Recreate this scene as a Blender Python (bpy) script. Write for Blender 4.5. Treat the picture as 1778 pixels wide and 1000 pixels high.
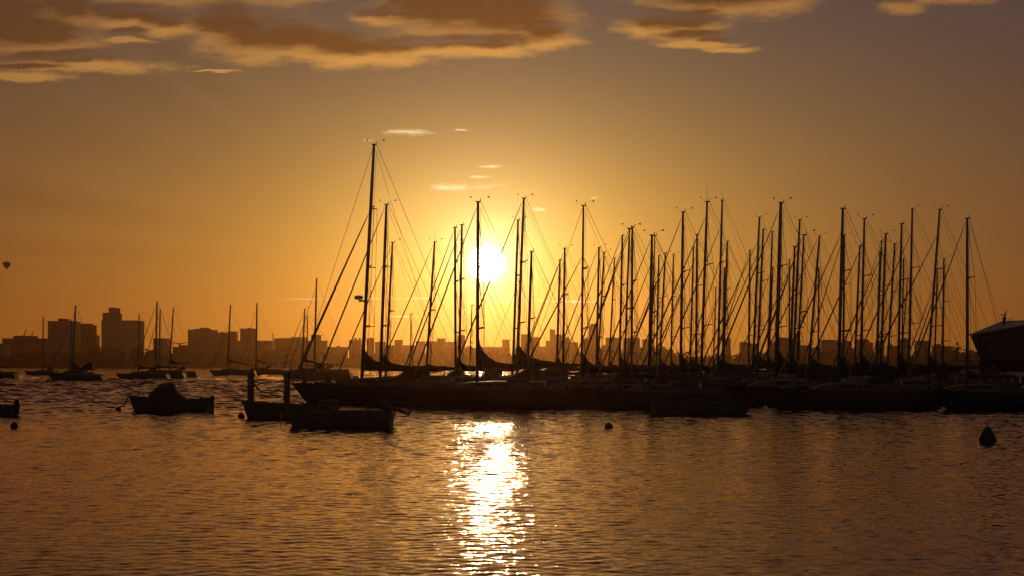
import bpy, math, random
import numpy as np
from mathutils import Vector, Matrix

for o in list(bpy.data.objects):
    bpy.data.objects.remove(o)
SC = bpy.context.scene
COL = SC.collection
R = math.radians

# ------------------------------------------------------------------ camera
F, CX, HY, EYE = 1900.0, 889.0, 634.0, 2.2      # focal length, centre and horizon in photo pixels; eye height in metres
cam = bpy.data.objects.new('camera', bpy.data.cameras.new('camera'))
COL.objects.link(cam)
cam.location = (0, 0, EYE)
cam.rotation_euler = (R(90), 0, 0)
cam.data.sensor_width = 36
cam.data.lens = 36 * F / 1778
cam.data.shift_y = (HY - 500) / 1778
cam.data.clip_start = 0.5
cam.data.clip_end = 12000
SC.camera = cam

SUN_AZ = math.atan((845 - CX) / F)              # measured from +Y towards +X
SUN_EL = math.atan((HY - 458) / F)
EXPOSURE = 0.0
SUN_POWER = 0.5
SKY_GAIN = 1.0
SC.view_settings.view_transform = 'Standard'
SC.view_settings.look = 'None'
SC.view_settings.exposure = EXPOSURE
SC.view_settings.gamma = 1
SC.view_settings.use_curve_mapping = False
SC.cycles.volume_bounces = 0
SC.cycles.max_bounces = 6
SC.cycles.diffuse_bounces = 2
SC.cycles.glossy_bounces = 3
SC.cycles.use_denoising = True


# ------------------------------------------------------------------ node maths
class E:
    """a value socket with arithmetic"""
    nt = None

    def __init__(s, v):
        s.v = v

    @staticmethod
    def op(kind, *a, clamp=False):
        n = E.nt.nodes.new('ShaderNodeMath')
        n.operation = kind
        n.use_clamp = clamp
        for i, x in enumerate(a):
            x = x.v if isinstance(x, E) else x
            if isinstance(x, (int, float)):
                n.inputs[i].default_value = x
            else:
                E.nt.links.new(x, n.inputs[i])
        return E(n.outputs[0])

    def __add__(s, b): return E.op('ADD', s, b)
    __radd__ = __add__
    def __sub__(s, b): return E.op('SUBTRACT', s, b)
    def __rsub__(s, b): return E.op('SUBTRACT', b, s)
    def __mul__(s, b): return E.op('MULTIPLY', s, b)
    __rmul__ = __mul__
    def __truediv__(s, b): return E.op('DIVIDE', s, b)
    def min(s, b): return E.op('MINIMUM', s, b)
    def max(s, b): return E.op('MAXIMUM', s, b)
    def clamp(s, a, b): return s.max(a).min(b)
    def exp(s): return E.op('EXPONENT', s)
    def sqrt(s): return E.op('SQRT', s)

    def step(s, a, b):
        n = E.nt.nodes.new('ShaderNodeMapRange')
        n.interpolation_type = 'SMOOTHSTEP'
        n.inputs['From Min'].default_value = a
        n.inputs['From Max'].default_value = b
        E.nt.links.new(s.v, n.inputs['Value'])
        return E(n.outputs['Result'])


def vmath(kind, a, b=None, out=0):
    n = E.nt.nodes.new('ShaderNodeVectorMath')
    n.operation = kind
    for i, x in enumerate((a, b)):
        if x is None:
            continue
        if isinstance(x, (tuple, list)):
            n.inputs[i].default_value = x
        else:
            E.nt.links.new(x, n.inputs[i])
    return n.outputs[out]


def xyz(x, y, z=0.0):
    n = E.nt.nodes.new('ShaderNodeCombineXYZ')
    for i, v in enumerate((x, y, z)):
        if isinstance(v, E):
            E.nt.links.new(v.v, n.inputs[i])
        else:
            n.inputs[i].default_value = v
    return n.outputs[0]


def noise(vec, scale, detail=4, rough=0.55, out='Fac'):
    n = E.nt.nodes.new('ShaderNodeTexNoise')
    n.inputs['Scale'].default_value = scale
    n.inputs['Detail'].default_value = detail
    n.inputs['Roughness'].default_value = rough
    E.nt.links.new(vec, n.inputs['Vector'])
    return E(n.outputs[out]) if out == 'Fac' else n.outputs['Color']


def mixcol(a, b, fac):
    n = E.nt.nodes.new('ShaderNodeMix')
    n.data_type = 'RGBA'
    for sock, v in ((n.inputs['Factor'], fac), (n.inputs[6], a), (n.inputs[7], b)):
        v = v.v if isinstance(v, E) else v
        if isinstance(v, (int, float)):
            sock.default_value = v
        elif isinstance(v, (tuple, list)):
            sock.default_value = (*v, 1)
        else:
            E.nt.links.new(v, sock)
    return n.outputs[2]


# ------------------------------------------------------------------ world: dusk sky, sun disc and clouds
world = bpy.data.worlds.new("World")
SC.world = world
world.use_nodes = True
E.nt = world.node_tree
tc = E.nt.nodes.new('ShaderNodeTexCoord')
sep = E.nt.nodes.new('ShaderNodeSeparateXYZ')
E.nt.links.new(tc.outputs['Generated'], sep.inputs[0])
dx, dy, dz = (E(sep.outputs[i]) for i in range(3))
az = E.op('ARCTAN2', dx, dy)
el = E.op('ARCSINE', dz.clamp(-1, 1))
du, dv = az - SUN_AZ, el - SUN_EL
elc = el.clamp(0.0, 0.36)
duc = du.clamp(-0.7, 0.7)


def ell(a, b, k):
    p, q = du * (1 / a), dv * (1 / b)
    return ((p * p + q * q + k).sqrt() * -1.0).exp()


E1, E2, E3 = ell(.5275, .2759, .05), ell(.055, .054, .02), (elc * (-1 / .4727)).exp()
KS = [[-3.8688, -4.115, -2.5112], [3.4429, 3.9959, 2.1279], [0.5028, 1.4394, 3.0354], [1.2341, 0.1436, -2.6431], [-0.6075, -0.2929, 0.283], [-0.1191, -0.03, 0.172]]
SKY_TINT = (1.0, 1.0, 1.0)
g = (du * du + dv * dv).sqrt()
disc = 1.0 - g.step(.0105, .0180)
glow = (g * (-1 / .0085)).exp() * 6.0 + (g * (-1 / .06)).exp() * .22
sunward = (dx * (math.sin(SUN_AZ) * math.cos(SUN_EL)) + dy * (math.cos(SUN_AZ) * math.cos(SUN_EL)) + dz * math.sin(SUN_EL))
behind = sunward.step(.3, .87) * .4 + .6
rear = 1.0 - sunward.step(.05, .78)
ang = E.op('ARCTAN2', dv, du)
rays = (noise(xyz(ang * 9.0, 0.0), 1.0, 2) - .5) * g.step(.16, .36) * ang.step(1.7, 2.3) * .5 + 1.0      # faint sunbeams fanning to the upper left
chan = []
for c in range(3):
    k = [row[c] for row in KS]
    v = (E1 * k[1] + E2 * k[2] + E3 * k[3] + elc * k[4] + duc * k[5] + k[0]).exp()
    v = v * behind * rays * (1.0 - el.step(.28, .75) * (.1, .32, .72)[c]) * (SKY_GAIN * SKY_TINT[c]) + rear * (.030, .024, .019)[c] + disc * (30.0, 24.0, 14.0)[c] + glow * (1.0, .88, .42)[c]
    chan.append(v)
sky_rgb = xyz(*chan)
# cloud layer: directions mapped on a plane facing west, unit = 1/1900 of the distance
yy = dy.max(0.08)
P, Q = dx / yy * F + CX, HY - dz / yy * F
pq = xyz(P, Q, 0.0)
warp = noise(vmath('MULTIPLY', pq, (1 / 120, 1 / 42, 0)), 1.0, 5, .6, 'Color')
warp = vmath('MULTIPLY', vmath('SUBTRACT', warp, (.5, .5, .5)), (110, 30, 0))
fine = noise(vmath('MULTIPLY', pq, (1 / 60, 1 / 17, 0)), 1.0, 6, .66)
front = dy.step(.05, .3)


def blobs(vec, table):
    """soft union of ellipses: 1 at a centre, 0 at the rim"""
    best = None
    for cx, cy, rx, ry in table:
        d = E(vmath('LENGTH', vmath('MULTIPLY', vmath('SUBTRACT', vec, (cx, cy, 0)), (1 / rx, 1 / ry, 0)), None, 1))
        if best is None:
            best = d
        else:
            n = E.nt.nodes.new('ShaderNodeMath')
            n.operation = 'SMOOTH_MIN'
            E.nt.links.new(best.v, n.inputs[0])
            E.nt.links.new(d.v, n.inputs[1])
            n.inputs[2].default_value = .25
            best = E(n.outputs[0])
    return 1.0 - best


BANK = [(-20, 35, 150, 62), (60, 70, 110, 34), (130, 116, 165, 13), (40, 134, 90, 7), (120, 22, 70, 34), (215, 36, 80, 20), (290, 48, 60, 17),
        (330, -30, 260, 48), (400, 50, 80, 36), (480, 72, 120, 38), (570, 84, 130, 30), (640, 98, 130, 20), (740, 92, 110, 13), (830, 88, 110, 14),
        (780, 22, 130, 55), (880, 30, 120, 55), (940, 66, 75, 24), (680, 36, 60, 14), (225, 72, 52, 7), (375, 126, 48, 3),
        (1130, 46, 55, 20), (1195, 50, 80, 22), (1225, 76, 75, 9), (1270, 86, 50, 5), (1250, 8, 130, 26), (1340, 4, 80, 18),
        (1563, 13, 44, 12), (1640, 0, 90, 8), (1000, -70, 900, 52)]
WISP = [(710, 230, 54, 7), (803, 226, 28, 4), (645, 244, 22, 3), (850, 290, 38, 4), (825, 308, 26, 4), (800, 325, 82, 9), (925, 366, 26, 6), (1030, 345, 12, 4),
        (520, 519, 90, 2.5), (720, 518, 110, 3.5), (860, 521, 110, 8), (985, 522, 90, 4), (700, 548, 70, 3)]
shape = blobs(vmath('ADD', pq, warp), BANK) + (fine - .5) * 1.45
shade = blobs(vmath('ADD', vmath('ADD', pq, (5, 17, 0)), warp), BANK) + (fine - .5) * .8
alpha = shape.step(-.34, .6) * front
thick = shade.step(-.22, .5)
near_sun = E1.step(.25, .62)
lit = mixcol((.25, .11, .038), (.78, .38, .085), near_sun)
dark = mixcol((.10, .041, .017), (.20, .078, .016), near_sun)
cloud = mixcol(lit, dark, thick)
rgb = mixcol(sky_rgb, cloud, alpha * .94)
w2 = vmath('MULTIPLY', warp, (.85, .34, 0))
streak = noise(vmath('MULTIPLY', vmath('ADD', pq, w2), (1 / 26, 1 / 5, 0)), 1.0, 4, .65)
wisp = (blobs(vmath('ADD', pq, w2), WISP) + (fine - .5) * 1.6 + (streak - .5) * 1.7).step(.1, 1.25) * front
rgb = mixcol(rgb, mixcol((.55, .30, .10), (1.15, .98, .52), E2.step(.002, .12)), wisp * .85)
bg = E.nt.nodes['Background']
E.nt.links.new(rgb, bg.inputs['Color'])
bg.inputs['Strength'].default_value = 1.0

# ------------------------------------------------------------------ sun lamp
sl = bpy.data.lights.new('sun', 'SUN')
sl.energy = SUN_POWER
sl.angle = R(0.5)
sl.color = (1.0, .58, .22)
so = bpy.data.objects.new('sun', sl)
COL.objects.link(so)
so.location = (-20, 900, 90)
sd = Vector((math.sin(SUN_AZ) * math.cos(SUN_EL), math.cos(SUN_AZ) * math.cos(SUN_EL), math.sin(SUN_EL)))
so.rotation_euler = sd.to_track_quat('Z', 'Y').to_euler()


# ------------------------------------------------------------------ helpers
def wx(px, Y):
    return (px - CX) * Y / F


def wz(py, Y):
    return EYE + (HY - py) * Y / F


def yline(Y):
    return HY + F * EYE / Y


def depth(py):
    return F * EYE / (py - HY)


_mats = {}


def mat(name, col, rough=.6, metal=0.0, var=.25, scale=3.0, bump=0.0):
    if name in _mats:
        return _mats[name]
    m = bpy.data.materials.new(name)
    m.use_nodes = True
    E.nt = m.node_tree
    b = m.node_tree.nodes['Principled BSDF']
    t = E.nt.nodes.new('ShaderNodeTexCoord')
    f = noise(t.outputs['Object'], scale, 5)
    lo = tuple(c * (1 - var) for c in col)
    hi = tuple(min(1, c * (1 + var)) for c in col)
    E.nt.links.new(mixcol(lo, hi, f.step(.3, .7)), b.inputs['Base Color'])
    b.inputs['Roughness'].default_value = rough
    b.inputs['Metallic'].default_value = metal
    if bump:
        bn = E.nt.nodes.new('ShaderNodeBump')
        bn.inputs['Strength'].default_value = bump
        E.nt.links.new(f.v, bn.inputs['Height'])
        E.nt.links.new(bn.outputs[0], b.inputs['Normal'])
    _mats[name] = m
    return m


class MB:
    """collects geometry for ONE mesh"""
    def __init__(s):
        s.v, s.f = [], []

    def add(s, vs, fs):
        k = len(s.v)
        s.v += [tuple(v) for v in vs]
        s.f += [tuple(i + k for i in f) for f in fs]
        return s

    def box(s, x0, x1, y0, y1, z0, z1):
        vs = [(x, y, z) for z in (z0, z1) for y in (y0, y1) for x in (x0, x1)]
        return s.add(vs, [(0, 2, 3, 1), (4, 5, 7, 6), (0, 1, 5, 4), (2, 6, 7, 3), (0, 4, 6, 2), (1, 3, 7, 5)])

    def rings(s, rings, closed=True, cap=True):
        n = len(rings[0])
        vs = [p for r in rings for p in r]
        fs = []
        m = n if closed else n - 1
        for i in range(len(rings) - 1):
            for j in range(m):
                a, b = i * n + j, i * n + (j + 1) % n
                fs.append((a, b, b + n, a + n))
        if cap and closed:
            fs.append(tuple(range(n - 1, -1, -1)))
            fs.append(tuple(range((len(rings) - 1) * n, len(rings) * n)))
        return s.add(vs, fs)

    def tube(s, pts, rad, n=6, flat=1.0):
        pts = [Vector(p) for p in pts]
        if not isinstance(rad, (list, tuple)):
            rad = [rad] * len(pts)
        rs = []
        for i, p in enumerate(pts):
            t = (pts[min(i + 1, len(pts) - 1)] - pts[max(i - 1, 0)]).normalized()
            up = Vector((0, 1, 0)) if abs(t.y) < .9 else Vector((1, 0, 0))
            a = t.cross(up).normalized()
            b = a.cross(t)
            rs.append([p + a * (rad[i] * math.cos(q)) + b * (rad[i] * flat * math.sin(q)) for q in (2 * math.pi * k / n for k in range(n))])
        return s.rings(rs)

    def lathe(s, prof, c=(0, 0, 0), n=20):
        return s.rings([[(c[0] + r * math.cos(2 * math.pi * k / n), c[1] + r * math.sin(2 * math.pi * k / n), c[2] + z) for k in range(n)] for r, z in prof])

    def prism(s, poly, y0, y1):
        """polygon in xz pushed through y"""
        return s.rings([[(x, y0, z) for x, z in poly], [(x, y1, z) for x, z in poly]])

    def build(s, name, material, parent=None, smooth=False, bevel=0.0):
        me = bpy.data.meshes.new(name)
        me.from_pydata(s.v, [], s.f)
        me.validate()
        if smooth:
            me.polygons.foreach_set('use_smooth', [True] * len(me.polygons))
        me.materials.append(material)
        o = bpy.data.objects.new(name, me)
        COL.objects.link(o)
        if parent is not None:
            o.parent = parent
        if bevel:
            md = o.modifiers.new('bevel', 'BEVEL')
            md.width = bevel
            md.segments = 2
        return o


def tag(o, label, cat, group=None):
    o['label'] = label
    o['category'] = cat
    if group:
        o['group'] = group
    return o


def thing(name, label, cat, loc=(0, 0, 0), rz=0.0, group=None):
    o = bpy.data.objects.new(name, None)
    o.empty_display_size = .3
    COL.objects.link(o)
    o.location = loc
    o.rotation_euler = (0, 0, rz)
    return tag(o, label, cat, group)


def kind(o, k):
    o['kind'] = k
    return o


ORD = lambda n: f"{n}{'th' if 10 <= n % 100 <= 20 else {1: 'st', 2: 'nd', 3: 'rd'}.get(n % 10, 'th')}"

# ------------------------------------------------------------------ materials
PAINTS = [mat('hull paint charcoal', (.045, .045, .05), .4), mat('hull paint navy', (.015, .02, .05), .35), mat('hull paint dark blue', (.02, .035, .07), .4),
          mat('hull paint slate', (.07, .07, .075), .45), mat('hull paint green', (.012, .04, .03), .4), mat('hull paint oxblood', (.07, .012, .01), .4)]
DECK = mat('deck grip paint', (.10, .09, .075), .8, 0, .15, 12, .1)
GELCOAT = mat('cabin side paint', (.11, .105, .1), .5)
ALU = mat('mast aluminium', (.22, .22, .23), .5, .4, .2, 4)
STEEL = mat('rigging wire', (.25, .25, .25), .4, .7)
CANVAS = [mat('canvas navy', (.025, .04, .09), .9, 0, .3, 8, .2), mat('canvas green', (.015, .035, .025), .9, 0, .3, 8, .2),
          mat('canvas grey', (.05, .05, .05), .9, 0, .3, 8, .2), mat('canvas maroon', (.06, .015, .015), .9, 0, .3, 8, .2)]
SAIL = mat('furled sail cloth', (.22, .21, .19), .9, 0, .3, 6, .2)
GLASS = mat('tinted cabin window', (.02, .025, .03), .08)
BLACK = mat('black plastic', (.02, .02, .02), .4)
TIMBER = mat('weathered timber pile', (.10, .075, .05), .9, 0, .4, 4, .5)
ROPE = mat('wet mooring rope', (.09, .07, .05), .95, 0, .3, 20)
RUBBER = mat('faded buoy plastic', (.07, .03, .02), .6, 0, .3, 5)
WHITE = mat('white plastic', (.75, .74, .7), .5)
TINWORK = mat('painted dinghy alloy', (.06, .06, .06), .5, 0, .3, 5)
BARK = mat('far tree foliage', (.03, .04, .02), .95, 0, .3, .2)

# ------------------------------------------------------------------ setting: water and land
def water_mat():
    m = bpy.data.materials.new('harbour water')
    m.use_nodes = True
    E.nt = m.node_tree
    E.nt.nodes.remove(E.nt.nodes['Principled BSDF'])
    body, gloss, fres, mix = (E.nt.nodes.new('ShaderNode' + k) for k in ('BsdfDiffuse', 'BsdfGlossy', 'Fresnel', 'MixShader'))
    body.inputs['Color'].default_value = (.022, .014, .010, 1)          # murky harbour water
    gloss.inputs['Color'].default_value = (1.0, .87, .96, 1)  # tint put into the glossy layer to redden the reflected sky light
    gloss.inputs['Roughness'].default_value = WATER_ROUGH
    fres.inputs['IOR'].default_value = 1.5
    E.nt.links.new(fres.outputs[0], mix.inputs[0])
    E.nt.links.new(body.outputs[0], mix.inputs[1])
    E.nt.links.new(gloss.outputs[0], mix.inputs[2])
    E.nt.links.new(mix.outputs[0], [n for n in E.nt.nodes if n.type == 'OUTPUT_MATERIAL'][0].inputs['Surface'])
    geo = E.nt.nodes.new('ShaderNodeNewGeometry')
    pos = geo.outputs['Position']
    s = E.nt.nodes.new('ShaderNodeSeparateXYZ')
    E.nt.links.new(pos, s.inputs[0])
    far = E(s.outputs[1]).step(52, 80)
    gust = noise(vmath('MULTIPLY', pos, (.03, .06, 0)), 1.0, 3).step(.3, .7) * .6 + .7
    total = None
    for sc, k in WATER_RIPPLES:
        c = noise(vmath('MULTIPLY', pos, (sc * .5, sc, 0)), 1.0, 2, .5, 'Color')
        c = vmath('MULTIPLY', vmath('SUBTRACT', c, (.5, .5, .5)), (k, k, 0))
        total = c if total is None else vmath('ADD', total, c)
    n = vmath('MULTIPLY', total, xyz(gust * 1.08, gust * (.32 + far * .5), 0.0))
    nrm = vmath('NORMALIZE', vmath('ADD', geo.outputs['Normal'], n))
    for node in (body, gloss, fres):
        E.nt.links.new(nrm, node.inputs['Normal'])
    return m


WATER_ROUGH = .02
WATER_RIPPLES = [(5.0, .35), (11.0, .50), (23.0, .40)]
WAVE_SLOPES = [.056, .058, .08, .16, .32, .34]


def water():
    rng = np.random.default_rng(7)
    d = [2.5]
    while d[-1] < 160:
        d.append(d[-1] * 1.0024 if d[-1] > 11 else d[-1] * 1.03)
    while d[-1] < 1150:
        d.append(d[-1] * 1.05)
    d = np.array(d)
    a = np.concatenate([np.linspace(-1.45, -.56, 24, endpoint=False), np.linspace(-.56, .56, 560), np.linspace(.56, 1.45, 25)[1:]])
    D, A = np.meshgrid(d, a, indexing='ij')
    X, Y = D * np.tan(A * .999) * 1.0, D * np.ones_like(A)
    keep = np.abs(X) > 1400
    X[keep] = np.sign(X[keep]) * 1400
    Z = np.zeros_like(X)
    # wavelets of 0.15 to 4 m; sheltered close to the beach, windier and longer further out
    slope = np.interp(D, [11, 20, 40, 52, 75, 140], WAVE_SLOPES)
    nW = 150
    for i in range(nW):
        lam = math.exp(math.log(.14) + (i + rng.uniform()) / nW * math.log(5 / .14))
        k, a_i, p_i = 2 * math.pi / lam, rng.normal(-1.6, .48), rng.uniform(0, 6.283)
        u = lam / D
        wgt = np.clip((u - .0072) / .0025, 0, 1) * np.clip((.036 - u) / .016, 0, 1)
        Z += wgt * slope * math.sqrt(2 / 55) / k * np.sin(k * (X * math.cos(a_i) + Y * math.sin(a_i)) + p_i)
    Z *= (np.abs(A) < .58)
    nr, nc = X.shape
    me = bpy.data.meshes.new('harbour_water')
    idx = np.arange(nr * nc).reshape(nr, nc)
    q = np.stack([idx[:-1, :-1], idx[:-1, 1:], idx[1:, 1:], idx[1:, :-1]], -1).reshape(-1, 4)
    me.vertices.add(nr * nc)
    me.vertices.foreach_set('co', np.stack([X, Y, Z], -1).astype(np.float32).ravel())
    me.loops.add(q.size)
    me.loops.foreach_set('vertex_index', q.astype(np.int32).ravel())
    me.polygons.add(len(q))
    me.polygons.foreach_set('loop_start', np.arange(0, q.size, 4, dtype=np.int32))
    me.polygons.foreach_set('loop_total', np.full(len(q), 4, np.int32))
    me.polygons.foreach_set('use_smooth', np.ones(len(q), bool))
    me.update(calc_edges=True)
    me.materials.append(water_mat())
    o = bpy.data.objects.new('water', me)
    COL.objects.link(o)
    kind(o, 'structure')


water()
mb = MB()
mb.box(-1450, 1450, 1000, 2600, -.8, 1.6)
kind(mb.build('land', mat('far shore earth', (.12, .10, .07), .95, 0, .3, .05)), 'structure')


# ------------------------------------------------------------------ far shore: trees and city
def treeline():
    rnd = random.Random(3)
    mb = MB()
    for i in range(760):
        px = rnd.uniform(-230, 2020)
        Y = rnd.uniform(1004, 1060)
        prof = 609 + 5 * math.sin(px / 47) + 4 * math.sin(px / 19 + 1) + (-7 if 165 < px < 180 else 0) + (5 if 1210 < px < 1300 else 0)
        top = wz(prof + rnd.uniform(-4, 12), Y)
        cx = wx(px, Y)
        rx = rnd.uniform(3.5, 7)
        core = []
        for q in range(5):
            zz_, rr_ = ((0, .9), (.3, 1), (.6, .85), (.85, .5), (.97, .08))[q]
            core.append([(cx + rx * .8 * rr_ * math.cos(v), Y + rx * .8 * rr_ * math.sin(v), 1.4 + zz_ * (top - 1.4) * .8) for v in (math.pi * w / 4 for w in range(8))])
        mb.rings(core)
        for j in range(60):
            h = rnd.random() ** .8
            r = rx * math.sqrt(max(.05, 1 - (h - .35) ** 2 * 2.1)) * math.sqrt(rnd.random())
            t = rnd.uniform(0, 6.283)
            c = Vector((cx + r * math.cos(t), Y + r * math.sin(t), 1.6 + h * (top - 1.6)))
            s = rnd.uniform(.7, 1.7)
            a = Vector((rnd.gauss(0, 1), rnd.gauss(0, 1), rnd.gauss(0, 1))).normalized()
            b = a.orthogonal().normalized()
            e = a.cross(b)
            mb.add([c + b * s, c + e * s * .8, c - b * s, c - e * s * .9], [(0, 1, 2, 3)])
    o = mb.build('shore_trees', BARK)
    kind(o, 'stuff')


treeline()


def facade(name, col, sx, sz):
    if name in _mats:
        return _mats[name]
    m = bpy.data.materials.new(name)
    m.use_nodes = True
    E.nt = m.node_tree
    b = m.node_tree.nodes['Principled BSDF']
    t = E.nt.nodes.new('ShaderNodeTexCoord')
    s = E.nt.nodes.new('ShaderNodeSeparateXYZ')
    E.nt.links.new(t.outputs['Object'], s.inputs[0])
    x, z = E(s.outputs[0]), E(s.outputs[2])
    fx, fz = E.op('FRACT', x * (1 / sx)), E.op('FRACT', z * (1 / sz))
    w = fx.step(.22, .26) * (1 - fx.step(.74, .78)) * fz.step(.3, .34) * (1 - fz.step(.76, .8))
    wn = noise(t.outputs['Object'], .05, 3)
    wall = mixcol(tuple(c * .8 for c in col), tuple(c * 1.15 for c in col), wn.step(.35, .65))
    E.nt.links.new(mixcol(wall, (.03, .035, .04), w * .22), b.inputs['Base Color'])
    E.nt.links.new((.8 - w * .55).v, b.inputs['Roughness'])
    _mats[name] = m
    return m


FACADES = [facade('concrete facade', (.20, .185, .165), 3.6, 3.2), facade('brick facade', (.17, .10, .07), 4.2, 3.0),
           facade('pale render facade', (.26, .24, .21), 3.0, 3.1), facade('grey panel facade', (.15, .155, .165), 2.4, 3.4)]
ROOF = mat('bitumen roof', (.10, .10, .10), .95, 0, .3, .3)

# (x0, x1, top y, distance, roof boxes [(x0, x1, y)], description)
CITY = [
    (-30, 6, 597, 1180, [], 'low flat block cut by the left photo edge'),
    (4, 78, 588, 1250, [(22, 51, 582)], 'wide low block with raised roof box beneath two cranes'),
    (83, 126, 558, 1150, [(100, 108, 552)], 'broad square tower with one small roof box behind the nearest moored masts'),
    (134, 160, 565, 1200, [(138, 155, 561)], 'slim tower with a rounded stepped crown beside the tallest slab'),
    (158, 167, 583, 1170, [], 'narrow low shoulder block at the foot of the round-topped tower'),
    (176, 237, 557, 1120, [(177, 198, 542), (187, 196, 533)], 'tallest and widest slab on the skyline with a stepped tower on its roof'),
    (234, 239, 580, 1135, [], 'thin ledge block clinging to the right flank of the tallest slab'),
    (266, 290, 588, 1220, [], 'short square block just right of the tallest slab behind the paired masts'),
    (300, 327, 603, 1250, [(309, 320, 598)], 'low roof with a gantry crane left of the long apartment block'),
    (326, 369, 573, 1180, [(336, 358, 570), (346, 356, 568)], 'stepped apartment block with a peaked middle'),
    (369, 396, 578, 1185, [], 'middle wing stepping down from the peaked apartment block'),
    (396, 409, 576, 1182, [], 'end wing of the long apartment block behind a lone mast'),
    (417, 442, 571, 1150, [], 'plain square tower right of the long apartment block'),
    (407, 451, 592, 1230, [], 'low podium block under the plain square tower'),
    (455, 472, 592, 1240, [(460, 468, 591)], 'small low block right of the plain square tower'),
    (477, 506, 588, 1210, [(486, 501, 586)], 'low wide block with a thin crane on its left'),
    (505, 530, 586, 1200, [(510, 518, 584.5)], 'ragged low block left of the tall raked mast boats moored off the piles'),
    (528, 542, 592, 1240, [], 'small dip block between two ragged roofs'),
    (540, 555, 582, 1190, [(544, 550, 580)], 'upright small tower behind the tall moored mast'),
    (554, 566, 592, 1220, [], 'stepped end block falling toward the open gap'),
    (566, 600, 603, 1280, [], 'lowest flat shed in the skyline gap left of the radar mast'),
    (606, 626, 591, 1190, [(614, 618, 586), (622, 625, 586)], 'low factory block with two chimneys beside the radar mast'),
    (637, 648, 588, 1200, [], 'small tower between the radar mast and its neighbour'),
    (651, 668, 594, 1220, [], 'low block behind the second tall mast'),
    (668, 686, 600, 1260, [], 'low flat roof right of the second tall mast'),
    (685, 698, 591, 1200, [(689, 695, 589)], 'small tower with a stepped cap right of the third mast'),
    (698, 722, 600, 1260, [], 'flat roof below the long sloping forestays'),
    (722, 737, 593, 1200, [], 'square block left of the fourth mast'),
    (743, 760, 593, 1215, [], 'square block right of the fourth mast'),
    (759, 773, 588, 1185, [(762, 770, 587)], 'upright block between the fourth and fifth masts'),
    (772, 790, 594, 1240, [], 'low block left of the paired masts by the sun'),
    (794, 807, 583, 1170, [], 'upright tower behind the paired masts by the sun'),
    (806, 826, 604, 1280, [], 'flat roof directly left of the mast across the sun'),
    (832, 872, 603, 1290, [(846, 852, 601)], 'long low roof directly under the sun'),
    (872, 885, 590, 1190, [(874, 883, 589)], 'square tower right of the sun with a capped roof'),
    (905, 916, 581, 1160, [], 'upright slim tower behind the tall mast right of the sun'),
    (916, 937, 586, 1180, [], 'wide tower touching the upright slim one right of the sun'),
    (936, 950, 602, 1260, [], 'low link block between two tower clusters right of the sun'),
    (948, 956, 593, 1200, [], 'small stub block left of the tallest tower right of the sun'),
    (955, 964, 573, 1140, [], 'tallest thin tower right of the sun'),
    (964, 977, 582, 1165, [], 'tower leaning its shoulder on the tallest thin tower right of the sun'),
    (976, 990, 589, 1195, [], 'stepped block at the right of the tower cluster'),
    (991, 1004, 595, 1230, [(994, 1001, 593)], 'low capped block behind crossing rigging'),
    (1012, 1024, 589, 1190, [], 'square block at the foot of the spire-like tower'),
    (1023, 1037, 566, 1140, [(1026, 1033, 561)], 'tall spire-like tower behind the pair of close masts'),
    (1046, 1056, 601, 1260, [], 'low block right of the spire-like tower'),
    (1053, 1076, 587, 1180, [], 'wide square block with a flat top seen through five masts'),
    (1084, 1111, 588, 1190, [(1103, 1110, 585)], 'wide block with a raised right corner'),
    (1117, 1127, 590, 1200, [], 'slim block left of a thick mast'),
    (1262, 1269, 588, 1190, [], 'thin lone tower above the far trees'),
    (1287, 1302, 595, 1210, [(1290, 1296, 592)], 'low wide block behind leaning stays'),
    (1301, 1316, 597, 1240, [], 'low block in the gap of leaning stays'),
    (1338, 1352, 595, 1220, [], 'low block left of the thickest mast'),
    (1353, 1369, 587, 1170, [(1356, 1364, 585)], 'square tower with sloped shoulders right of the thickest mast'),
    (1375, 1390, 592, 1200, [], 'squat block beside the square tower right of the thickest mast'),
    (1389, 1407, 600, 1270, [], 'low hazy roof right of the squat block'),
    (1427, 1455, 592, 1180, [(1431, 1450, 589)], 'broad block with a tapered crown in front of the orange sky'),
    (1465, 1479, 593, 1200, [], 'small square block right of the broad tapered block'),
    (1489, 1509, 590, 1190, [(1491, 1507, 588.5)], 'square block behind a raked mast near the harbour end'),
    (1508, 1516, 596, 1230, [], 'stepped annex of the square block near the harbour end'),
    (1525, 1535, 593, 1215, [], 'narrow block behind two crossing masts'),
    (1545, 1559, 601, 1260, [], 'low roof between two close masts'),
    (1564, 1580, 590, 1185, [], 'dark square block behind a tall mast toward the clubhouse'),
    (1594, 1614, 592, 1195, [(1598, 1612, 591)], 'wide square block left of the last masts'),
    (1624, 1640, 600, 1250, [], 'low block behind the last short mast'),
    (1640, 1656, 602, 1280, [], 'low hazy roof left of the harbour beacon'),
]
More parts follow.
